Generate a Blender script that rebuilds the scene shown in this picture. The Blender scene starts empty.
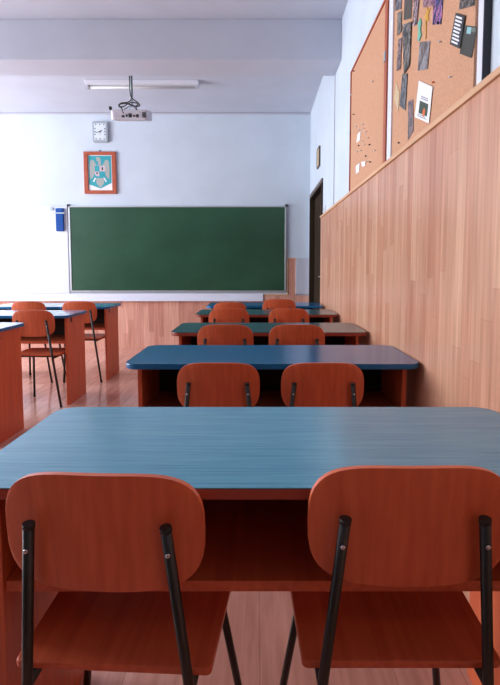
import bpy, bmesh, math, random
from mathutils import Vector, Matrix
random.seed(7)
C = bpy.context.scene.collection
PI = math.pi

# ------------------------------------------------------------------ mesh builder
class MB:
    def __init__(s): s.bm = bmesh.new()
    def box(s, x0, x1, y0, y1, z0, z1, rot=None):
        v = [s.bm.verts.new((x, y, z)) for x in (x0, x1) for y in (y0, y1) for z in (z0, z1)]
        for f in ((0,1,3,2),(4,6,7,5),(0,4,5,1),(2,3,7,6),(0,2,6,4),(1,5,7,3)):
            s.bm.faces.new([v[i] for i in f])
        if rot:
            bmesh.ops.transform(s.bm, matrix=rot, verts=v)
        return s
    def prism(s, pts, off):
        """closed polygon of 3-D points extruded by the vector off"""
        off = Vector(off)
        a = [s.bm.verts.new(p) for p in pts]; b = [s.bm.verts.new(Vector(p)+off) for p in pts]
        n = len(pts)
        s.bm.faces.new(a); s.bm.faces.new(b[::-1])
        for i in range(n): s.bm.faces.new((a[i], b[i], b[(i+1) % n], a[(i+1) % n]))
        return s
    def tube(s, pts, r, n=10, cap=True, smooth=0):
        pts = [Vector(p) for p in pts]
        if smooth:
            q = []
            P = [pts[0]] + pts + [pts[-1]]
            for i in range(1, len(P)-2):
                for k in range(smooth):
                    t = k/smooth
                    a, b, c, d = P[i-1], P[i], P[i+1], P[i+2]
                    q.append(.5*((2*b)+(c-a)*t+(2*a-5*b+4*c-d)*t*t+(3*b-a-3*c+d)*t**3))
            q.append(pts[-1]); pts = q
        rings = []; prev = None
        for i, p in enumerate(pts):
            d = (pts[min(i+1, len(pts)-1)]-pts[max(i-1, 0)]).normalized()
            if prev is None:
                u = d.orthogonal().normalized()
            else:
                u = (prev - d*prev.dot(d)).normalized()
            prev = u; w = d.cross(u)
            rings.append([s.bm.verts.new(p + r*(math.cos(a)*u+math.sin(a)*w)) for a in [2*PI*k/n for k in range(n)]])
        for i in range(len(rings)-1):
            for k in range(n):
                f = s.bm.faces.new((rings[i][k], rings[i][(k+1) % n], rings[i+1][(k+1) % n], rings[i+1][k])); f.smooth = True
        if cap:
            s.bm.faces.new(rings[0][::-1]); s.bm.faces.new(rings[-1])
        return s
    def disc(s, c, axis, r, h, n=20, sx=1):
        axis = Vector(axis).normalized(); u = axis.orthogonal().normalized(); w = axis.cross(u)
        pts = [Vector(c)+r*(math.cos(2*PI*k/n)*u*sx+math.sin(2*PI*k/n)*w) for k in range(n)]
        return s.prism(pts, axis*h)
    def ball(s, c, r, sc=(1,1,1)):
        m = Matrix.Translation(c) @ Matrix.Diagonal((*sc, 1))
        g = bmesh.ops.create_icosphere(s.bm, subdivisions=2, radius=r, matrix=m)
        for v in g['verts']:
            for f in v.link_faces: f.smooth = True
        return s
    def build(s, name, mat, parent=None, bevel=0, seg=2):
        bmesh.ops.recalc_face_normals(s.bm, faces=s.bm.faces)
        me = bpy.data.meshes.new(name); s.bm.to_mesh(me); s.bm.free()
        me.materials.append(mat)
        o = bpy.data.objects.new(name, me); C.objects.link(o)
        if parent: o.parent = parent
        if bevel:
            b = o.modifiers.new('bevel', 'BEVEL'); b.width = bevel; b.segments = seg; b.limit_method = 'ANGLE'; b.angle_limit = math.radians(50)
            b.harden_normals = False
        return o

def tag(o, label=None, cat=None, group=None, kind=None):
    if label: o['label'] = label
    if cat: o['category'] = cat
    if group: o['group'] = group
    if kind: o['kind'] = kind
    return o
def empty(name, loc=(0,0,0), rz=0):
    o = bpy.data.objects.new(name, None); C.objects.link(o)
    o.location = loc; o.rotation_euler = (0, 0, rz); o.empty_display_size = .1
    return o
def copy_tree(o, parent=None):
    c = o.copy(); C.objects.link(c)
    if parent: c.parent = parent
    for ch in list(o.children): copy_tree(ch, c)
    return c

# ------------------------------------------------------------------ materials
def lin(c):
    return tuple(((v/255)/12.92 if v/255 <= .04045 else ((v/255+.055)/1.055)**2.4) for v in c)+(1,)
def base(name, col, rough=.5, metal=0, spec=.5):
    m = bpy.data.materials.new(name); m.use_nodes = True
    b = m.node_tree.nodes['Principled BSDF']
    b.inputs['Base Color'].default_value = lin(col); b.inputs['Roughness'].default_value = rough
    b.inputs['Metallic'].default_value = metal; b.inputs['Specular IOR Level'].default_value = spec
    return m
def nd(m, t, **k):
    n = m.node_tree.nodes.new(t)
    for a, v in k.items():
        if a in n.inputs: n.inputs[a].default_value = v
        else: setattr(n, a, v)
    return n
def lk(m, a, b): m.node_tree.links.new(a, b)
def coords(m, scale, rot=(0,0,0)):
    tc = nd(m, 'ShaderNodeTexCoord'); mp = nd(m, 'ShaderNodeMapping')
    mp.inputs['Scale'].default_value = scale; mp.inputs['Rotation'].default_value = rot
    lk(m, tc.outputs['Object'], mp.inputs['Vector']); return mp.outputs['Vector']
def noisy(name, c1, c2, scale=(20,20,20), rough=.5, detail=4, lo=.3, hi=.7, bump=0, spec=.5, metal=0, nscale=1.0):
    """two-tone noise, stretched by scale"""
    m = base(name, c1, rough, metal, spec); b = m.node_tree.nodes['Principled BSDF']
    n = nd(m, 'ShaderNodeTexNoise'); n.inputs['Scale'].default_value = nscale; n.inputs['Detail'].default_value = detail
    lk(m, coords(m, scale), n.inputs['Vector'])
    r = nd(m, 'ShaderNodeValToRGB')
    r.color_ramp.elements[0].position = lo; r.color_ramp.elements[0].color = lin(c1)
    r.color_ramp.elements[1].position = hi; r.color_ramp.elements[1].color = lin(c2)
    lk(m, n.outputs['Fac'], r.inputs['Fac']); lk(m, r.outputs['Color'], b.inputs['Base Color'])
    if bump:
        bp = nd(m, 'ShaderNodeBump'); bp.inputs['Strength'].default_value = bump; bp.inputs['Distance'].default_value = .002
        lk(m, n.outputs['Fac'], bp.inputs['Height']); lk(m, bp.outputs['Normal'], b.inputs['Normal'])
    return m
def plaster(name, c, rough=.9):
    return noisy(name, c, tuple(min(255, v+5) for v in c), (3,3,3), rough, 5, .35, .65)
def planks(name, c1, c2, dark, rot, bw, rh, rough=.35, grain=(90,90,3), gap=.0012, spec=.5):
    """strip laminate: brick pattern in the plane picked by rot, plus grain"""
    m = base(name, c1, rough, 0, spec); b = m.node_tree.nodes['Principled BSDF']
    tc = nd(m, 'ShaderNodeTexCoord'); sep = nd(m, 'ShaderNodeSeparateXYZ'); lk(m, tc.outputs['Object'], sep.inputs[0])
    def mth(op, a, b_=None):
        n_ = nd(m, 'ShaderNodeMath', operation=op)
        for i, v in enumerate((a, b_)):
            if v is None: continue
            if isinstance(v, (int, float)): n_.inputs[i].default_value = v
            else: lk(m, v, n_.inputs[i])
        return n_.outputs[0]
    row = mth('DIVIDE', sep.outputs[rot[1]], rh); ri = mth('FLOOR', row); rf = mth('SUBTRACT', row, ri)
    w1 = nd(m, 'ShaderNodeTexWhiteNoise', noise_dimensions='1D'); lk(m, mth('ADD', ri, 17.3), w1.inputs['W'])
    col_ = mth('ADD', mth('DIVIDE', sep.outputs[rot[0]], bw), mth('MULTIPLY', w1.outputs['Value'], 5.0))
    ci = mth('FLOOR', col_); cf = mth('SUBTRACT', col_, ci)
    cmb = nd(m, 'ShaderNodeCombineXYZ'); lk(m, ri, cmb.inputs['X']); lk(m, ci, cmb.inputs['Y'])
    w2 = nd(m, 'ShaderNodeTexWhiteNoise', noise_dimensions='2D'); lk(m, cmb.outputs[0], w2.inputs['Vector'])
    m1 = nd(m, 'ShaderNodeMix', data_type='RGBA'); lk(m, w2.outputs['Value'], m1.inputs[0])
    m1.inputs[6].default_value = lin(c1); m1.inputs[7].default_value = lin(c2)
    e1 = mth('LESS_THAN', rf, gap/rh); e2_ = mth('LESS_THAN', cf, gap/bw)
    m2 = nd(m, 'ShaderNodeMix', data_type='RGBA'); lk(m, mth('MULTIPLY', mth('MAXIMUM', e1, e2_), .6), m2.inputs[0])
    lk(m, m1.outputs[2], m2.inputs[6]); m2.inputs[7].default_value = lin(dark)
    n = nd(m, 'ShaderNodeTexNoise'); n.inputs['Scale'].default_value = 1; n.inputs['Detail'].default_value = 5
    lk(m, coords(m, grain), n.inputs['Vector'])
    r = nd(m, 'ShaderNodeValToRGB'); r.color_ramp.elements[0].position = .3; r.color_ramp.elements[1].position = .7
    r.color_ramp.elements[0].color = (.72,.66,.62,1); r.color_ramp.elements[1].color = (1.0,1.0,1.0,1)
    lk(m, n.outputs['Fac'], r.inputs['Fac'])
    mx = nd(m, 'ShaderNodeMix', data_type='RGBA', blend_type='MULTIPLY'); mx.inputs[0].default_value = 1
    lk(m, m2.outputs[2], mx.inputs[6]); lk(m, r.outputs['Color'], mx.inputs[7]); lk(m, mx.outputs[2], b.inputs['Base Color'])
    return m

M = {}
M['wall'] = plaster('wall_paint', (204,214,226))
M['ceil'] = plaster('ceiling_paint', (200,206,220))
M['frontwall'] = plaster('unseen_wall_darkened', (96,82,74))  # unseen wall behind the camera, colour darkened to cut bounced light
M['floor'] = planks('floor_laminate', (228,174,158), (202,144,128), (120,76,64), ('Y','X'), 1.1, .19, .16, (40,3,40), .002)
M['wainR'] = planks('wall_laminate', (230,180,150), (206,145,118), (164,108,80), ('Z','Y'), .9, .07, .3, (4,60,2.2), .0012)
M['wainB'] = planks('wall_laminate_back', (236,182,162), (212,150,132), (176,116,96), ('Z','X'), .9, .07, .36, (60,4,2.2), .0012)
M['cap'] = noisy('light_beech_trim', (222,176,138), (208,158,120), (30,3,30), .5)
M['door'] = noisy('dark_brown_door', (44,32,22), (56,42,30), (60,60,2), .9, spec=.2)
M['casing'] = base('brown_grey_casing', (92,80,72), .5)
M['wood'] = noisy('red_beech_laminate', (196,88,54), (218,106,66), (55,55,2.2), .38, 5)
M['woodH'] = noisy('red_beech_laminate_flat', (190,82,50), (212,100,62), (55,2.2,55), .36, 5)
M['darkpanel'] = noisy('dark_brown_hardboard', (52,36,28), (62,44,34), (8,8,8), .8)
M['band'] = base('red_brown_edging', (152,62,44), .42)
M['backedge'] = base('pale_ply_edge', (222,108,68), .35)
M['blueband'] = base('blue_edging', (14,106,164), .3)
def bluetop(name, a, b_, rough=.24):
    m = noisy(name, a, b_, (6,160,6), rough, 6, .3, .72, .05 if rough > .15 else 0, .8)
    return m
M['blue'] = bluetop('blue_desk_top', (54,140,174), (88,170,196), .2)
M['bluegloss'] = bluetop('glossy_blue_desk_top', (66,148,186), (84,166,198), .1)
M['bluev'] = bluetop('bright_blue_desk_top', (8,92,146), (16,108,160), .18)
M['teal'] = bluetop('teal_desk_top', (40,88,100), (50,100,112), .2)
M['tube'] = base('black_steel_tube', (34,30,28), .38, .0)
M['cap_black'] = base('black_plastic', (26,24,24), .5)
M['steel'] = base('bright_steel', (190,190,195), .25, 1)
M['alu'] = base('aluminium', (196,200,206), .35, .6)
M['green'] = noisy('chalkboard_green', (34,72,52), (44,86,64), (1.6,1.6,2.2), .33, 6, .35, .7)
M['whiteb'] = base('whiteboard_enamel', (222,229,240), .22)
M['white'] = base('white_plastic', (232,232,240), .4)
M['traymat'] = base('white_tray_paint', (224,226,240), .45)
M['grey'] = base('pale_grey_paint', (196,196,208), .6)
M['silver'] = base('silver_plastic', (170,180,188), .4, .3)
M['dial'] = base('clock_dial_white', (222,230,238), .4)
M['ink'] = base('black_ink', (40,44,50), .6)
M['frame_or'] = noisy('orange_wood_frame', (182,86,54), (166,72,46), (20,20,20), .5)
M['tealp'] = base('teal_print', (44,160,172), .5)
M['eagle'] = base('grey_beige_print', (168,170,166), .6)
M['paper'] = base('white_paper', (238,238,244), .7)
M['pink'] = base('pale_print', (206,190,196), .6)
M['bluefelt'] = noisy('blue_felt', (18,66,140), (30,84,162), (10,10,90), .9)
M['cork'] = noisy('cork', (212,162,130), (198,146,114), (160,160,160), .9, 6, .35, .65, .2)
M['corkframe'] = base('red_brown_wood_strip', (176,88,58), .5)
M['whiteframe'] = base('white_lacquered_frame', (232,234,246), .35)
M['gapshadow'] = base('painted_gap_shadow', (44,48,58), .6)  # dark tone that paints the shadow gap beside the white frame
M['cable'] = base('dark_green_cable', (38,46,40), .5)
M['proj'] = base('projector_shell', (206,204,214), .45)
M['gold'] = base('gold_foil', (214,160,50), .4)
M['mint'] = base('mint_ribbon', (110,182,160), .6)
M['beige'] = base('beige_card', (206,182,146), .7)
M['orange'] = base('orange_plastic', (226,110,40), .4)
M['tubeglass'] = base('unlit_fluorescent_glass', (214,214,212), .25)
M['txtgrey'] = base('text_grey', (120,120,126), .7)
M['chalkw'] = base('chalk_white', (206,206,212), .9)
M['chalkg'] = base('chalk_green', (140,170,90), .8)
def photo_mat(name, cols, sc):
    m = base(name, cols[0], .35); b = m.node_tree.nodes['Principled BSDF']
    n = nd(m, 'ShaderNodeTexNoise'); n.inputs['Scale'].default_value = sc; n.inputs['Detail'].default_value = 3
    n.inputs['Distortion'].default_value = .6
    tc = nd(m, 'ShaderNodeTexCoord'); lk(m, tc.outputs['Object'], n.inputs['Vector'])
    r = nd(m, 'ShaderNodeValToRGB'); r.color_ramp.interpolation = 'CONSTANT' if len(cols) > 3 else 'LINEAR'
    el = r.color_ramp.elements
    k = len(cols)
    el[0].position = .4; el[0].color = lin(cols[0]); el[1].position = .6; el[1].color = lin(cols[-1])
    for i in range(1, k-1):
        e = el.new(.4+.2*i/(k-1)); e.color = lin(cols[i])
    lk(m, n.outputs['Fac'], r.inputs['Fac']); lk(m, r.outputs['Color'], b.inputs['Base Color'])
    return m

# ------------------------------------------------------------------ the room
XR, YB, ZC = .69, 6.783, 3.215
XL, YF = -6.1, -2.6
def struct(mb, name, mat, parent=None, bevel=0):
    o = mb.build(name, mat, parent, bevel)
    if not parent: o['kind'] = 'structure'
    return o
struct(MB().box(XL-.2, XR+.2, YF-.2, YB+.2, -.12, 0), 'floor', M['floor'])
struct(MB().box(XL-.2, XR+.2, YF-.2, YB+.2, ZC, ZC+.15), 'ceiling', M['ceil'])
struct(MB().box(XL-.2, XR+.2, YB, YB+.2, 0, ZC), 'wall_back', M['wall'])
struct(MB().box(XL-.2, XR+.2, YF-.2, YF, 0, ZC), 'wall_front', M['frontwall'])
DY0, DY1, DZ = 5.44, 6.64, 2.06
struct(MB().box(XR, XR+.2, YF, DY0, 0, ZC).box(XR, XR+.2, DY1, YB, 0, ZC).box(XR, XR+.2, DY0, DY1, DZ, ZC).box(XR+.12, XR+.2, DY0, DY1, 0, DZ), 'wall_right', M['wall'])
# left wall with window openings
wins = [(-.2, 1.2), (1.75, 3.15), (3.7, 5.1), (5.35, 6.6)]
wz0, wz1 = .95, 2.75
w = MB().box(XL-.2, XL, YF, YB, 0, wz0).box(XL-.2, XL, YF, YB, wz1, ZC)
ys = [YF]+[v for p in wins for v in p]+[YB]
for i in range(0, len(ys), 2): w.box(XL-.2, XL, ys[i], ys[i+1], wz0, wz1)
struct(w, 'wall_left', M['wall'])
for i, (a, b) in enumerate(wins):
    fr = MB()
    x0, x1 = XL-.12, XL-.07; t = .05
    fr.box(x0, x1, a, b, wz0, wz0+t).box(x0, x1, a, b, wz1-t, wz1).box(x0, x1, a, a+t, wz0+t, wz1-t).box(x0, x1, b-t, b, wz0+t, wz1-t)
    fr.box(x0, x1, (a+b)/2-.03, (a+b)/2+.03, wz0+t, wz1-t)
    struct(fr, 'window_%d' % (i+1), M['white'])
# ceiling beam
struct(MB().box(XL, XR, 4.27, 4.62, 2.883, ZC), 'trim_1', M['ceil'], bevel=.006)
# laminate panelling on the right wall, its cap
struct(MB().box(.668, XR, YF, 5.395, 0, 1.672), 'trim_2', M['wainR'])
struct(MB().box(.657, XR, YF, 5.395, 1.672, 1.694), 'trim_3', M['cap'], bevel=.003)
# laminate on the back wall with upright strip right of the board
struct(MB().box(XL, XR, YB-.014, YB, 0, .752).box(.385, .498, YB-.014, YB, .752, 1.255), 'trim_4', M['wainB'])
struct(MB().box(.06, .381, YB-.022, YB, .752, .768).box(.381, .393, YB-.022, YB, .752, 1.268).box(.393, .498, YB-.022, YB, 1.255, 1.268), 'trim_5', M['cap'])
# cove at the top of the back wall and trunking under the beam
struct(MB().box(XL, XR-.01, YB-.014, YB, ZC-.022, ZC-.006), 'trim_6', M['grey'])
struct(MB().box(XR-.008, XR, 4.588, 4.605, 1.694, 2.883), 'trim_7', M['grey'], bevel=.003)
# door
d = MB().box(XR+.05, XR+.09, DY0, DY1, .004, DZ)
dr = struct(d, 'door_1', M['door'])
pn = MB()
for k in range(6):
    y = DY0+.12+k*.165
    pn.box(XR+.04, XR+.05, y, y+.12, .15, DZ-.16)
pn.build('door_panel', M['door'], dr, bevel=.004)
MB().tube([(XR+.05, 5.60, 1.03), (XR-.0, 5.60, 1.03), (XR-.0, 5.72, 1.03)], .009, smooth=4).build('door_handle', M['steel'], dr)
MB().box(.674, .69, DY0-.045, DY0, 0, DZ).box(.674, .69, DY1, DY1+.045, 0, DZ).box(.674, .739, DY1-.02, DY1, 0, DZ-.02).box(.674, .739, DY0, DY0+.02, 0, DZ-.02).box(.674, .739, DY0, DY1, DZ-.02, DZ).build('door_frame', M['door'], dr, bevel=.003)
MB().box(.674, .69, DY0-.045, DY1+.045, DZ, DZ+.045).build('door_lintel', M['casing'], dr, bevel=.003)

# ------------------------------------------------------------------ chairs
def make_chair(seat_z, top, wid, mat_wood, splay=.208):
    root = empty('school_chair')
    bh = .215
    # --- backrest: rounded, bent panel
    bz0, bz1 = top-bh, top
    a, hh = wid/2, (bz1-bz0)/2; zc = (bz0+bz1)/2
    bm = MB(); n = 28; th = .012
    xs = [-a*math.cos(PI*k/n) for k in range(n+1)]
    def half(x):      # superellipse-like outline with broad corners
        u = abs(x)/a
        return hh*max(0, 1-u**4.2)**(1/3.0)
    def yy(x, z): return .022*(x/a)**2 - .02*(z-zc)/hh*.5
    cols = []
    m_ = 8
    for x in xs:
        h = half(x)
        col = []
        for s_ in range(m_+1):
            z = zc + h*(2*s_/m_-1)
            col.append((bm.bm.verts.new((x, yy(x, z)-th/2, z)), bm.bm.verts.new((x, yy(x, z)+th/2, z))))
        cols.append(col)
    for i in range(n):
        for s_ in range(m_):
            for side in (0, 1):
                q = [cols[i][s_][side], cols[i+1][s_][side], cols[i+1][s_+1][side], cols[i][s_+1][side]]
                f = bm.bm.faces.new(q if side == 0 else q[::-1]); f.smooth = True
        for s_ in (0, m_):
            q = [cols[i][s_][0], cols[i][s_][1], cols[i+1][s_][1], cols[i+1][s_][0]]
            bm.bm.faces.new(q).material_index = 1
    for i in (0, n):
        for s_ in range(m_):
            bm.bm.faces.new([cols[i][s_][0], cols[i][s_+1][0], cols[i][s_+1][1], cols[i][s_][1]]).material_index = 1
    bmesh.ops.remove_doubles(bm.bm, verts=bm.bm.verts, dist=.0002)
    bo = bm.build('backrest', mat_wood, root, bevel=.002); bo.data.materials.append(M['backedge'])
    # --- seat
    sw, y0, y1 = .182, .034, .365
    pts = []
    def corner(cx, cy, r, a0):
        for k in range(6):
            an = a0+PI/2*k/5; pts.append((cx+r*math.cos(an), cy+r*math.sin(an), seat_z-.014))
    corner(-sw+.012, y0+.012, .012, PI); corner(sw-.012, y0+.012, .012, 1.5*PI)
    corner(sw+.012-.05, y1-.05, .05, 0); corner(-sw-.012+.05, y1-.05, .05, PI/2)
    MB().prism(pts, (0, 0, .014)).build('seat', M['woodH'], root, bevel=.003)
    # --- steel tube frame
    r = .0095
    def rear(s_, z):
        t = z/(top-.085); return (s_*(.186-(.186-.116)*t), .050-.072*t+ .004, z)
    zt = top-.085
    for s_ in (-1, 1):
        MB().tube([rear(s_, .012), rear(s_, .3), rear(s_, zt)], r, 12).build('leg', M['tube'], root)
        e = Vector(rear(s_, zt)); f = Vector(rear(s_, zt-.006))
        MB().tube([f, e+Vector((0, 0, .002))], r+.0008, 12).build('tube_plug', M['cap_black'], root)
        b = rear(s_, zt-.045)
        MB().ball((b[0], b[1]-r, b[2]), .0045, (1, .6, 1)).build('bolt', M['steel'], root)
        MB().tube([rear(s_, 0), rear(s_, .014)], r+.002, 12).build('foot_cap', M['cap_black'], root)
        top_ = (s_*.150, .325, seat_z-.026); ft = (s_*splay, .395, 0)
        def fp(t): return tuple(top_[i]*(1-t)+ft[i]*t for i in range(3))
        MB().tube([fp(0), fp(.97)], r, 12).build('leg', M['tube'], root)
        MB().tube([fp(.965), fp(1)], r+.002, 12).build('foot_cap', M['cap_black'], root)
    fz = seat_z-.026
    rl = rear(-1, fz); rr = rear(1, fz)
    g = MB()
    g.tube([(rl[0], rl[1]+.005, fz), (-.150, .325, fz)], r, 10).tube([(rr[0], rr[1]+.005, fz), (.150, .325, fz)], r, 10)
    g.tube([(-.150, .325, fz), (.150, .325, fz)], r, 10).tube([(-.155, .09, fz), (.155, .09, fz)], r*.8, 10)
    g.build('seat_frame', M['tube'], root)
    return root

P_front = make_chair(.423, .798, .35, M['wood'])
P_back = make_chair(.437, .797, .335, M['wood'], .188)
#  x, y of backrest, z-scale, yaw degrees, label
chairs = [
 (-.270, .803, 1.0, -3, 'nearest left chair, large red backrest and black tubes before the foreground desk', 0),
 (.259, .803, 1.016, 0, 'nearest right chair, large red backrest and black tubes before the foreground desk', 0),
 (-.166, 1.935, .957, 0, 'left chair of the pair at the second desk, the bright blue one, red backrest', 1),
 (.255, 1.935, .957, 0, 'right chair of the pair at the second desk, the bright blue one, red backrest', 1),
 (-.203, 2.875, 1.01, 0, 'left chair at the third desk from the camera, right column, teal top', 1),
 (.222, 2.875, 1.01, 0, 'right chair at the third desk from the camera, right column, teal top', 1),
 (-.250, 3.985, 1.012, 0, 'left chair at the fourth desk of the right column, small red backrest', 1),
 (.242, 3.985, 1.012, 0, 'right chair at the fourth desk of the right column, small red backrest', 1),
 (-.295, 4.855, .995, 0, 'left chair at the farthest desk of the right column, lower than its neighbour', 1),
 (.196, 4.86, 1.035, 0, 'right chair at the farthest desk of the right column, under the board corner', 1),
 (-1.806, 3.875, 1.008, 0, 'orange chair with black legs at the middle desk of the left column', 1),
 (-1.757, 4.745, 1.02, 0, 'orange chair at the far desk of the left column, beside its end panel', 1),
 (-2.250, 4.745, 1.02, 0, 'orange chair at the far desk of the left column, half hidden behind another chair', 1),
]
used = set()
for x, y, sz, yaw, lab, kind in chairs:
    src = (P_front, P_back)[kind]
    o = src if kind not in used else copy_tree(src)
    used.add(kind)
    o.location = (x, y, 0); o.rotation_euler = (0, 0, math.radians(yaw)); o.scale = (1, 1, sz)
    tag(o, lab, 'chair', 'school chairs at the desks')

# ------------------------------------------------------------------ desks
def rrect(x0, x1, y0, y1, r, z, n=8):
    p = []
    for cx, cy, a0 in ((x0+r, y0+r, PI), (x1-r, y0+r, 1.5*PI), (x1-r, y1-r, 0), (x0+r, y1-r, PI/2)):
        for k in range(n+1):
            a = a0+PI/2*k/n; p.append((cx+r*math.cos(a), cy+r*math.sin(a), z))
    return p
def make_desk(x, y, w, dep, top, band, label, cat_extra=None, inset=.045, insy=.055):
    root = empty('school_desk', (x, y, 0))
    h = w/2; T = .75; th = .023
    MB().prism(rrect(-h, h, 0, dep, .055, T-.0016), (0, 0, .0016)).build('tabletop', top, root)
    MB().prism(rrect(-h, h, 0, dep, .055, T-th), (0, 0, th-.0016)).build('edge_band', band, root, bevel=.003)
    for s in (-1, 1):
        xi = s*(h-inset); xo = xi-s*.018
        p = MB().box(min(xi, xo), max(xi, xo), insy, dep-.055, 0, T-th).build('side_panel', M['wood'], root, bevel=.0015)
        MB().box(min(xi, xi+s*.003), max(xi, xi+s*.003), insy+.085, insy+.11, T-th-.045, T-th).box(min(xi, xi+s*.003), max(xi, xi+s*.003), insy+.085, insy+.125, T-th-.045, T-th-.041).build('bracket', M['cap_black'], p)
    xi = h-inset-.018
    MB().box(-xi, xi, insy+.008, dep-.06, .512, .534).build('shelf', M['woodH'], root, bevel=.0015)
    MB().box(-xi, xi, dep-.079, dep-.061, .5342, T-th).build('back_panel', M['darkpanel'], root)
    return tag(root, label, 'desk', 'two-seat school desks')
DD = .507
make_desk(.045, .847, 1.205, DD, M['blue'], M['band'], 'nearest large desk with worn grey-blue top and red-brown edging across the foreground')
make_desk(.053, 1.965, 1.215, .485, M['bluev'], M['blueband'], 'second desk of the right column, bright blue top with blue edging')
make_desk(.057, 2.927, 1.195, .52, M['teal'], M['band'], 'third desk of the right column, teal top with red-brown edging')
make_desk(.057, 4.03, 1.19, .51, M['teal'], M['band'], 'fourth desk of the right column, small teal top with red-brown edging')
make_desk(.052, 4.93, 1.18, .51, M['bluev'], M['blueband'], 'farthest desk of the right column, thin blue top near the door')
make_desk(-1.655-.6, 2.96, 1.2, DD, M['bluegloss'], M['blueband'], 'nearest desk of the left column, cut off by the left edge of the photo', inset=.02, insy=.06)
make_desk(-1.56-.6, 3.945, 1.2, DD, M['bluegloss'], M['blueband'], 'middle desk of the left column, light blue top and tall red side panel', inset=.02, insy=.045)
make_desk(-1.497-.6, 4.83, 1.2, DD, M['bluegloss'], M['blueband'], 'far desk of the left column, in front of the chalkboard', inset=.035, insy=.045)

# ------------------------------------------------------------------ boards on the back wall
cb = empty('chalkboard', (-1.12, YB, .798)); tag(cb, 'large green chalkboard with aluminium frame on the white back wall', 'chalkboard')
x0, x1, z1 = -2.605+1.12, .367+1.12, 1.177
MB().box(x0+.02, x1-.02, -.022, -.002, .02, z1-.02).build('writing_surface', M['green'], cb)
MB().box(x0, x1, -.03, 0, 0, .02).box(x0, x1, -.03, 0, z1-.02, z1).box(x0, x0+.02, -.03, 0, .02, z1-.02).box(x1-.02, x1, -.03, 0, .02, z1-.02).build('frame', M['alu'], cb, bevel=.003)
for sx in (x0, x1):
    MB().box(sx-.018, sx+.018, -.034, 0, z1-.012, z1+.02).build('corner_cap', M['cap_black'], cb, bevel=.002)
wb = empty('whiteboard', (-3.4, YB, .777)); tag(wb, 'white dry-erase board left of the green chalkboard', 'whiteboard')
MB().box(-.95, .765, -.018, -.002, .008, 1.19).build('writing_surface', M['whiteb'], wb)
MB().box(-.96, .775, -.022, 0, 0, .008).box(-.96, .775, -.022, 0, 1.19, 1.198).box(.765, .775, -.022, 0, .008, 1.19).box(-.96, -.95, -.022, 0, .008, 1.19).build('frame', M['grey'], wb)
tr = MB().box(-4.36, .049, YB-.06, YB-.014, .673, .685).box(-4.36, .049, YB-.03, YB-.014, .685, .775).box(-4.36, .049, YB-.064, YB-.054, .673, .70).build('chalk_tray', M['traymat'], bevel=.002)
tag(tr, 'long white chalk tray running under both boards', 'tray')
def stick(name, x, l, mat, label, cat, y=YB-.043, r=.006, grp=None):
    o = MB().tube([(0, 0, 0), (l, 0, 0)], r, 10).build(name, mat); o.location = (x, y, .685+r)
    return tag(o, label, cat, grp)
stick('whiteboard_marker', -3.21, .14, M['chalkg'], 'small green marker lying on the tray below the whiteboard', 'marker', r=.009)
stick('chalk_stick', -.60, .05, M['chalkw'], 'grey-white chalk stick lying apart from the other sticks on the tray', 'chalk', grp='chalk sticks on the tray')
for x in (-.16, -.095, -.03):
    stick('chalk_stick', x, .045, M['chalkw'], 'chalk stick in the little line at the right end of the tray', 'chalk', grp='chalk sticks at the tray end')
# felt eraser hung on the whiteboard
er = empty('board_eraser', (-2.72, YB-.018, 1.63)); tag(er, 'blue felt eraser clipped to the whiteboard beside the chalkboard', 'eraser')
MB().box(-.052, .052, -.04, 0, 0, .31).build('felt_pad', M['bluefelt'], er, bevel=.008)
MB().box(-.085, .075, -.048, -.04, .235, .25).build('clip', M['silver'], er)
tag(MB().disc((0, 0, 0), (0, -1, 0), .025, .016).build('magnet', M['silver'], bevel=.003), 'small round grey magnet above left of the blue eraser', 'magnet').location = (-2.835, YB-.018, 1.935)
tag(MB().box(-.095, .095, -.03, 0, 0, .50).build('cover_panel', M['grey'], bevel=.005), 'pale grey flat cover panel between the wooden strip and the door', 'panel').location = (.594, YB-.001, .768)

# ------------------------------------------------------------------ clock
ck = empty('wall_clock', (-2.144, YB, 2.957)); tag(ck, 'small silver rectangular wall clock above the framed emblem', 'clock')
MB().prism([(x, -.04, z) for x, z, _ in rrect(-.105, .105, -.139, .139, .025, 0)], (0, .04, 0)).build('case', M['silver'], ck, bevel=.006)
MB().box(-.078, .078, -.043, -.039, -.108, .108).build('dial', M['dial'], ck)
for k in range(12):
    a = k*PI/6; sx, sz_ = math.sin(a), math.cos(a)
    q = min(.066/max(abs(sx), 1e-4), .094/max(abs(sz_), 1e-4))
    MB().box(sx*q-.006, sx*q+.006, -.0445, -.043, sz_*q-.008, sz_*q+.008).build('hour_mark', M['ink'], ck)
def hand(ang, l, wd, name, mat=None):
    m_ = Matrix.Rotation(math.radians(ang), 4, 'Y')
    MB().box(-wd, wd, -.047, -.0455, -.012, l, rot=m_).build(name, mat or M['ink'], ck)
hand(50, .032, .005, 'hour_hand'); hand(258, .058, .0035, 'minute_hand'); hand(180, .05, .0012, 'second_hand')
MB().disc((0, -.0455, 0), (0, -1, 0), .008, .003).build('hub', M['ink'], ck)

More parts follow.
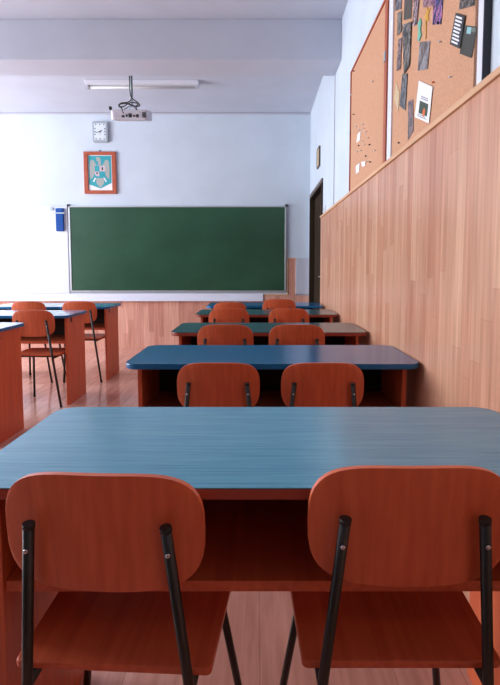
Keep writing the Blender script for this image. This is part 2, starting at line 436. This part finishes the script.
# ------------------------------------------------------------------ framed emblem
pf = empty('framed_emblem', (-2.163, YB, 2.137)); tag(pf, 'orange wooden frame holding a teal and grey eagle emblem', 'picture')
W_, H_ = .218, .562
MB().box(-W_, W_, -.03, 0, 0, .045).box(-W_, W_, -.03, 0, H_-.045, H_).box(-W_, -W_+.055, -.03, 0, .045, H_-.045).box(W_-.055, W_, -.03, 0, .045, H_-.045).build('frame', M['frame_or'], pf, bevel=.004)
MB().box(-W_+.05, W_-.05, -.012, -.002, .04, H_-.04).build('backing_paper', M['paper'], pf)
k_ = .001188
def e2(u, v): return ((u-228)*k_, (545-v)*k_+.008)
def epoly(pts, y, mat, name, par):
    return MB().prism([(e2(u, v)[0], y, e2(u, v)[1]) for u, v in pts], (0, .0012, 0)).build(name, mat, par)
sh = epoly([(98,125),(355,125),(355,430),(230,492),(98,445)], -.0145, M['tealp'], 'blue_shield', pf)
for s in (-1, 1):
    g = lambda u: 222+s*(u-222)
    epoly([(g(252),235),(g(275),200),(g(290),172),(g(312),168),(g(330),190),(g(336),260),(g(334),330),(g(330),400),(g(318),365),(g(308),385),(g(300),350),(g(292),365),(g(288),320),(g(280),330)], -.016, M['eagle'], 'wing', pf)
    epoly([(g(262),368),(g(278),372),(g(302),412),(g(288),420)], -.016, M['paper'], 'talon', pf)
epoly([(180,150),(196,138),(222,142),(236,162),(240,235),(205,235),(206,190),(196,178),(184,186),(190,165)], -.016, M['eagle'], 'head', pf)
epoly([(182,375),(272,375),(270,430),(250,462),(228,482),(205,462),(182,430)], -.016, M['eagle'], 'tail', pf)
epoly([(168,238),(218,238),(218,300),(168,300)], -.0175, M['tealp'], 'quarter', pf)
epoly([(222,238),(286,238),(286,300),(222,300)], -.0175, M['pink'], 'quarter', pf)
epoly([(168,302),(218,302),(218,356),(180,350),(168,335)], -.0175, M['pink'], 'quarter', pf)
epoly([(222,302),(286,302),(284,335),(268,352),(222,356)], -.0175, M['tealp'], 'quarter', pf)
epoly([(246,252),(262,252),(262,286),(246,286)], -.019, M['ink'], 'charge', pf)
epoly([(184,312),(202,312),(202,330),(184,330)], -.019, M['ink'], 'charge', pf)
MB().tube([(0, 0, H_), (0, -.012, H_+.012), (0, 0, H_+.024)], .006, 8).build('hanging_hook', M['ink'], pf)

# ------------------------------------------------------------------ ceiling lamp and projector
fl = empty('fluorescent_lamp', (-1.31, 5.66, ZC)); tag(fl, 'unlit white fluorescent batten lamp on the ceiling behind the beam', 'lamp')
MB().box(-.63, .63, -.05, .05, -.045, 0).build('housing', M['white'], fl, bevel=.004)
MB().tube([(-.60, 0, -.066), (.60, 0, -.066)], .014, 14).build('lamp_tube', M['tubeglass'], fl)
for s in (-1, 1):
    MB().box(min(s*.6, s*.63), max(s*.6, s*.63), -.022, .022, -.085, -.045).build('lamp_holder', M['grey'], fl, bevel=.003)
def tl(o):
    o.rotation_euler.x = math.radians(13); return o
pj = empty('projector', (-1.232, 4.86, 2.555)); tag(pj, 'white ceiling projector with looped dark cables hanging behind the beam', 'projector')
tl(MB().prism([(x, y, 0) for x, y, _ in rrect(-.174, .174, -.11, .13, .03, 0)], (0, 0, .09)).build('body', M['proj'], pj, bevel=.01))
tl(MB().disc((-.125, -.112, .045), (0, 1, 0), .024, .004).build('speaker_grille', M['grey'], pj))
for i, (px_, w_) in enumerate(((-.055, .022), (-.02, .016), (.012, .026), (.05, .018), (.08, .02))):
    tl(MB().box(px_-w_*.6, px_+w_*.6, -.1125, -.108, .022+.006*(i % 2), .042+.008*(i % 3)).build('port', M['ink'], pj))
for k in range(5):
    tl(MB().box(.125+k*.008, .129+k*.008, -.1125, -.106, .02, .07).build('vent_slot', M['ink'], pj))
tl(MB().tube([(.08, .131, .045), (.08, .15, .045)], .03, 20).build('lens', M['cap_black'], pj))
MB().tube([(0, 0, .13), (0, 0, .685)], .012, 14).box(-.05, .05, -.05, .05, .672, .68).build('ceiling_pole', M['silver'], pj)
MB().tube([(-.06, -.05, .09), (0, 0, .15), (.06, -.05, .09)], .006, 8).tube([(-.06, .06, .09), (0, 0, .15), (.06, .06, .09)], .006, 8).build('mount_bracket', M['silver'], pj)
MB().box(-.19, -.165, -.11, -.09, .07, .10).build('sensor', M['cap_black'], pj, bevel=.003)
MB().tube([(-.012, -.02, .66), (-.012, -.02, .4), (-.006, -.03, .25), (.02, -.06, .19), (.08, -.08, .14), (.095, -.09, .11), (.05, -.1, .105), (-.02, -.11, .125), (-.08, -.11, .12), (-.095, -.11, .10), (-.07, -.115, .085), (-.06, -.12, .06), (-.05, -.118, .03)], .006, 8, smooth=5).build('cable', M['cable'], pj)
MB().tube([(.006, -.022, .66), (.008, -.022, .4), (.01, -.03, .22), (-.01, -.08, .15), (-.07, -.11, .13), (-.1, -.1, .11), (-.06, -.1, .10), (.02, -.12, .13), (.09, -.12, .12), (.07, -.12, .095), (.08, -.12, .06), (.11, -.118, .04)], .005, 8, smooth=5).build('cable', M['cap_black'], pj)

# ------------------------------------------------------------------ pin boards and what hangs on them
XC = .674      # cork face
c1 = empty('cork_board', (XR, 3.28, 1.7)); tag(c1, 'bare cork board with thin red-brown frame, nearer the door', 'pin board')
def cork(root, y0, y1, z1, fw, fmat, fd, fn=0):
    MB().box(XC-XR, -.001, y0+fw, y1-fw, 0, z1-fw).build('cork_sheet', M['cork'], root)
    MB().box(XC-XR-fd, -.0005, y0, y0+(fn or fw), 0, z1).box(XC-XR-fd, -.0005, y1-fw, y1, 0, z1).box(XC-XR-fd, -.0005, y0+fw, y1-fw, z1-fw, z1).build('frame', fmat, root, bevel=.001)
cork(c1, -.625, .43, .868, .014, M['corkframe'], .008, .05)
MB().box(XC-XR-.012, XC-XR-.008, -.61, -.575, .53, .58).build('hinge', M['silver'], c1)
MB().box(XC-XR-.010, XC-XR-.0085, .41, .432, .42, .45).build('hinge', M['silver'], c1)
c2 = empty('cork_board', (XR, 2.15, 1.7)); tag(c2, 'cork board full of pinned photos with a white frame, nearer the camera', 'pin board')
cork(c2, -.632, .47, .9, .075, M['whiteframe'], .008, .035)
MB().box(-.023, -.0005, -.637, -.632, 0, .9).build('gap_shadow_strip', M['gapshadow'], c2)  # added dark strip, stands in for the shadow between frame and wall

def pinned(name, quad, mat, label, cat, depth=0, grp=None):
    cy = sum(p[0] for p in quad)/4; cz = sum(p[1] for p in quad)/4
    x = XC-.0015-.0018*depth
    o = MB().prism([(0, p[0]-cy, p[1]-cz) for p in quad], (-.0012, 0, 0)).build(name, mat)
    o.location = (x, cy, cz)
    return tag(o, label, cat, grp)
G = 'photos and cards pinned on the cork board'
ph = lambda n, c, s=30: photo_mat(n, c, s)
items = [
 ('photo', [(2.526,2.47),(2.413,2.435),(2.418,2.361),(2.531,2.408)], ph('m1', [(60,60,70),(150,140,150),(40,40,44)]), 'grey photo clipped by the top left of the pinned group', 'photo', 0),
 ('leaf_cutout', [(2.478,2.371),(2.406,2.347),(2.41,2.252),(2.475,2.265)], ph('m2', [(96,92,84),(140,134,124),(70,66,60)]), 'long grey leaf-shaped cutout at the far side of the photo board', 'cutout', 1),
 ('photo', [(2.365,2.41),(2.243,2.351),(2.262,2.242),(2.377,2.29)], ph('m3', [(66,62,54),(84,78,66)]), 'tall plain dark olive photo near the top of the board', 'photo', 0),
 ('photo', [(2.219,2.331),(2.14,2.293),(2.173,2.175),(2.231,2.194)], ph('m4', [(40,34,44),(190,150,150),(50,60,80),(220,200,200)], 40), 'narrow photo with pink and dark figures right of the plain dark one', 'photo', 1),
 ('photo', [(2.102,2.275),(1.975,2.209),(1.981,2.153),(2.097,2.205)], ph('m5', [(50,40,50),(200,150,160),(90,50,60)], 45), 'small photo of pink faces cut by the top of the picture', 'photo', 0),
 ('photo', [(1.971,2.205),(1.865,2.148),(1.885,2.038),(1.979,2.081)], ph('m6', [(30,34,70),(40,60,130),(200,120,170),(34,30,50)], 35), 'night photo with blue and purple lights near the top of the board', 'photo', 0),
 ('photo', [(1.706,2.067),(1.59,2.007),(1.598,1.958),(1.72,2.007)], ph('m7', [(40,38,36),(150,140,130),(60,56,50),(30,30,30)], 45), 'dark group photo above the black list card', 'photo', 0),
 ('photo', [(2.132,2.083),(2.001,2.031),(2.023,1.931),(2.149,1.974)], ph('m9', [(90,80,78),(120,108,106),(150,150,156)], 18), 'grey brown photo with pale top, alone in the middle of the board', 'photo', 0),
 ('photo', [(2.385,2.273),(2.246,2.221),(2.26,2.039),(2.342,2.033)], ph('m10', [(44,46,40),(90,90,80),(150,140,138),(50,52,46)], 28), 'large dark green photo in the middle of the overlapping cluster', 'photo', 2),
 ('photo', [(2.452,2.239),(2.397,2.22),(2.408,2.083),(2.474,2.098)], ph('m11', [(70,60,64),(170,140,140),(50,48,50)], 35), 'narrow photo with pinkish patch behind the dark green one', 'photo', 1),
 ('photo', [(2.373,2.045),(2.292,2.017),(2.314,1.861),(2.411,1.914)], ph('m12', [(60,60,60),(130,130,130),(50,50,54)], 30), 'dark torn photo hanging below the cluster beside the beige cutout', 'photo', 1),
 ('photo', [(2.277,1.888),(2.207,1.876),(2.187,1.736),(2.269,1.716)], ph('m13', [(84,74,78),(150,120,120),(70,72,68)], 25), 'lowest tilted photo at the bottom left of the board', 'photo', 0),
]
for nm, q, mt, lb, ct, dp in items: pinned(nm, q, mt, lb, ct, dp, G)
def bars(root, quad, rows, mat, name, u0=.12, u1=.88, v0=.1, v1=.9, fill=.5, jitter=.15):
    """rows of little printed bars inside a quad (TL,TR,BR,BL given as y,z relative to root)"""
    m_ = MB()
    def L(u, v):
        a = Vector(quad[0]).lerp(Vector(quad[1]), u); b = Vector(quad[3]).lerp(Vector(quad[2]), u); return a.lerp(b, v)
    for k in range(rows):
        va = v0+(v1-v0)*k/rows; vb = va+(v1-v0)/rows*fill
        ue = u1-random.random()*jitter
        p = [L(u0, va), L(ue, va), L(ue, vb), L(u0, vb)]
        m_.prism([(-.0012, a.x, a.y) for a in p], (-.0006, 0, 0))
    return m_.build(name, mat, root)
def rel(q):
    cy = sum(p[0] for p in q)/4; cz = sum(p[1] for p in q)/4
    return [(p[0]-cy, p[1]-cz) for p in q]
q = [(1.739,2.006),(1.66,1.957),(1.694,1.869),(1.783,1.923)]
o = pinned('list_card', q, M['ink'], 'black card with rows of white text overlapping a dark card', 'card', 2)
bars(o, rel(q), 8, M['paper'], 'printed_text', .12, .85, .07, .97, .55, .2)
q = [(1.673,1.935),(1.572,1.882),(1.607,1.803),(1.703,1.857)]
o = pinned('picture_card', q, base('m8', (62,62,54), .4), 'dark olive card with a small teal glow at top, right of the list', 'card', 0)
bars(o, rel(q), 1, base('teal_white_print', (150,200,205), .5), 'printed_glow', .3, .62, .04, .26, 1, 0)
bars(o, rel(q), 1, base('grey_green_print', (110,120,110), .5), 'printed_figure', .64, .95, .04, .18, 1, 0)
q = [(2.124,1.924),(1.954,1.838),(1.987,1.71),(2.169,1.788)]
o = pinned('flyer', q, M['paper'], 'white paper flyer with a dark green picture, pinned low on the board', 'flyer', 1)
bars(o, rel(q), 2, M['txtgrey'], 'printed_text', .3, .8, .36, .46, .4, .1)
g_ = bars(o, rel(q), 1, base('dark_green_print', (50,70,56), .5), 'printed_picture', .25, .85, .5, .84, 1, 0)
r_ = rel(q)
MB().disc((-.0018, r_[0][0]*.02-.012, -.045), (-1, 0, 0), .017, .0006, 8).build('printed_flower', M['orange'], o)
bars(o, rel(q), 2, M['txtgrey'], 'printed_text', .2, .85, .87, .96, .4, .1)
q = [(2.482,2.049),(2.421,1.977),(2.437,1.895),(2.516,1.979)]
pinned('card_cutout', q, M['beige'], 'beige diamond-shaped paper cutout at the far side of the board', 'cutout', 0)
# gold star ornament with tail
st = MB()
pts = []
for k in range(10):
    r = .038 if k % 2 == 0 else .018; a = PI/2+k*PI/5
    pts.append((0, r*math.cos(a), r*math.sin(a)))
st.prism(pts, (-.003, 0, 0)); st.box(-.003, 0, -.004+.01, .006+.01, -.085, -.02)
o = st.build('star_ornament', M['gold']); o.location = (XC-.0005, 2.045, 2.148); tag(o, 'gold star ornament with a tail pinned beside the mint ribbon', 'ornament')
o = MB().prism([(0,.024,.04),(0,-.01,.045),(0,-.024,.02),(0,-.012,0),(0,-.026,-.03),(0,0,-.044),(0,.022,-.03),(0,.012,0)], (-.004, 0, 0)).build('ribbon', M['mint']); o.location = (XC-.0005, 2.135, 2.132)
tag(o, 'mint green ribbon pinned left of the gold star', 'ribbon')
def pin(y, z, mat, label, grp, name='push_pin', r=.0042):
    o = MB().tube([(0, 0, 0), (-.006, 0, 0)], r*.6, 8).ball((-.007, 0, 0), r).build(name, mat); o.location = (XC-.0003, y, z)
    tag(o, label, 'pin', grp)
for y, z in ((1.884, 1.976), (1.771, 1.807)):
    pin(y, z, M['white'], 'white push pin stuck alone in bare cork of the photo board', 'white pins on the photo board')
pin(1.945, 1.852, M['orange'], 'orange push pin beside the top right corner of the white flyer', None)
pin(2.405, 1.738, M['ink'], 'dark push pin low in the corner of the photo board', None)
pin(1.906, 2.053, M['ink'], 'dark push pin near the lower edge of the night photo', None)
for y, z in ((3.584,2.527),(3.573,2.225),(3.373,1.959),(3.042,1.884),(3.146,1.839),(3.016,1.775)):
    pin(y, z, M['ink'], 'tiny dark pin in the bare cork board', 'dark pins in the bare cork board', r=.005)
for y, z in ((3.657,2.389),(2.993,2.24),(3.472,2.113),(3.227,2.03),(3.153,1.99),(3.084,1.935),(3.266,1.962),(3.3,1.91),(3.2,1.925),(2.905,1.818),(3.114,1.80),(3.357,2.06),(3.42,1.93),(3.24,2.06)):
    pin(y, z, M['paper'], 'tiny white speck of a pin in the bare cork board', 'white pins in the bare cork board', r=.005)
for i, (q, lb) in enumerate((
    ([(3.44,2.05),(3.33,2.045),(3.36,1.99),(3.47,2.0)], 'torn white paper scrap, the higher one on the bare cork board'),
    ([(3.48,1.845),(3.35,1.84),(3.37,1.785),(3.47,1.788)], 'torn white paper scrap, lowest and farthest on the bare cork board'),
    ([(3.30,1.835),(3.18,1.815),(3.18,1.785),(3.27,1.797)], 'small torn paper scrap nearest the photo board, low on the bare cork'))):
    pinned('paper_scrap', q, M['paper'], lb, 'paper', 0)
# small framed picture and switch by the door
sp = empty('small_picture', (XR, 5.76, 2.29)); tag(sp, 'small brown-framed picture high on the wall above the door', 'picture')
MB().box(-.02, 0, -.11, .11, 0, .012).box(-.02, 0, -.11, .11, .208, .22).box(-.02, 0, -.11, -.095, .012, .208).box(-.02, 0, .095, .11, .012, .208).build('frame', M['casing'], sp)
MB().box(-.014, -.002, -.095, .095, .012, .208).build('picture_sheet', M['beige'], sp)
sw = empty('light_switch', (XR, 5.2, 1.75)); tag(sw, 'small white light switch beside the door above the panelling', 'switch')
MB().box(-.012, 0, -.04, .04, -.04, .04).build('plate', M['white'], sw, bevel=.003)
MB().box(-.018, -.012, -.018, .018, -.025, .025).build('rocker', M['grey'], sw, bevel=.002)

# ------------------------------------------------------------------ light
wd = bpy.data.worlds.new('sky'); bpy.context.scene.world = wd; wd.use_nodes = True
bg = wd.node_tree.nodes['Background']; bg.inputs[0].default_value = (.72, .84, 1, 1); bg.inputs[1].default_value = 1.5
POW = (8, 145, 175, 60)
for (a, b), pw in zip(wins, POW):
    L = bpy.data.lights.new('daylight', 'AREA'); L.shape = 'RECTANGLE'; L.size = wz1-wz0; L.size_y = b-a; L.energy = pw; L.color = (.9, .955, 1)
    o = bpy.data.objects.new('daylight', L); C.objects.link(o); o.location = (XL-.16, (a+b)/2, (wz0+wz1)/2); o.rotation_euler = (0, -PI/2, 0)

# ------------------------------------------------------------------ camera
cam = bpy.data.cameras.new('camera'); co = bpy.data.objects.new('camera', cam); C.objects.link(co)
co.location = (0, 0, 1.143); co.rotation_euler = (math.radians(90-4.3), 0, 0)
cam.sensor_fit = 'AUTO'; cam.sensor_width = 36; cam.lens = 490/685*36
cam.shift_x = -9.5/685; cam.shift_y = -38.7/685; cam.clip_start = .02
bpy.context.scene.camera = co
vs = bpy.context.scene.view_settings
vs.view_transform = 'Standard'; vs.look = 'None'; vs.gamma = 1; vs.use_curve_mapping = False; vs.exposure = .44
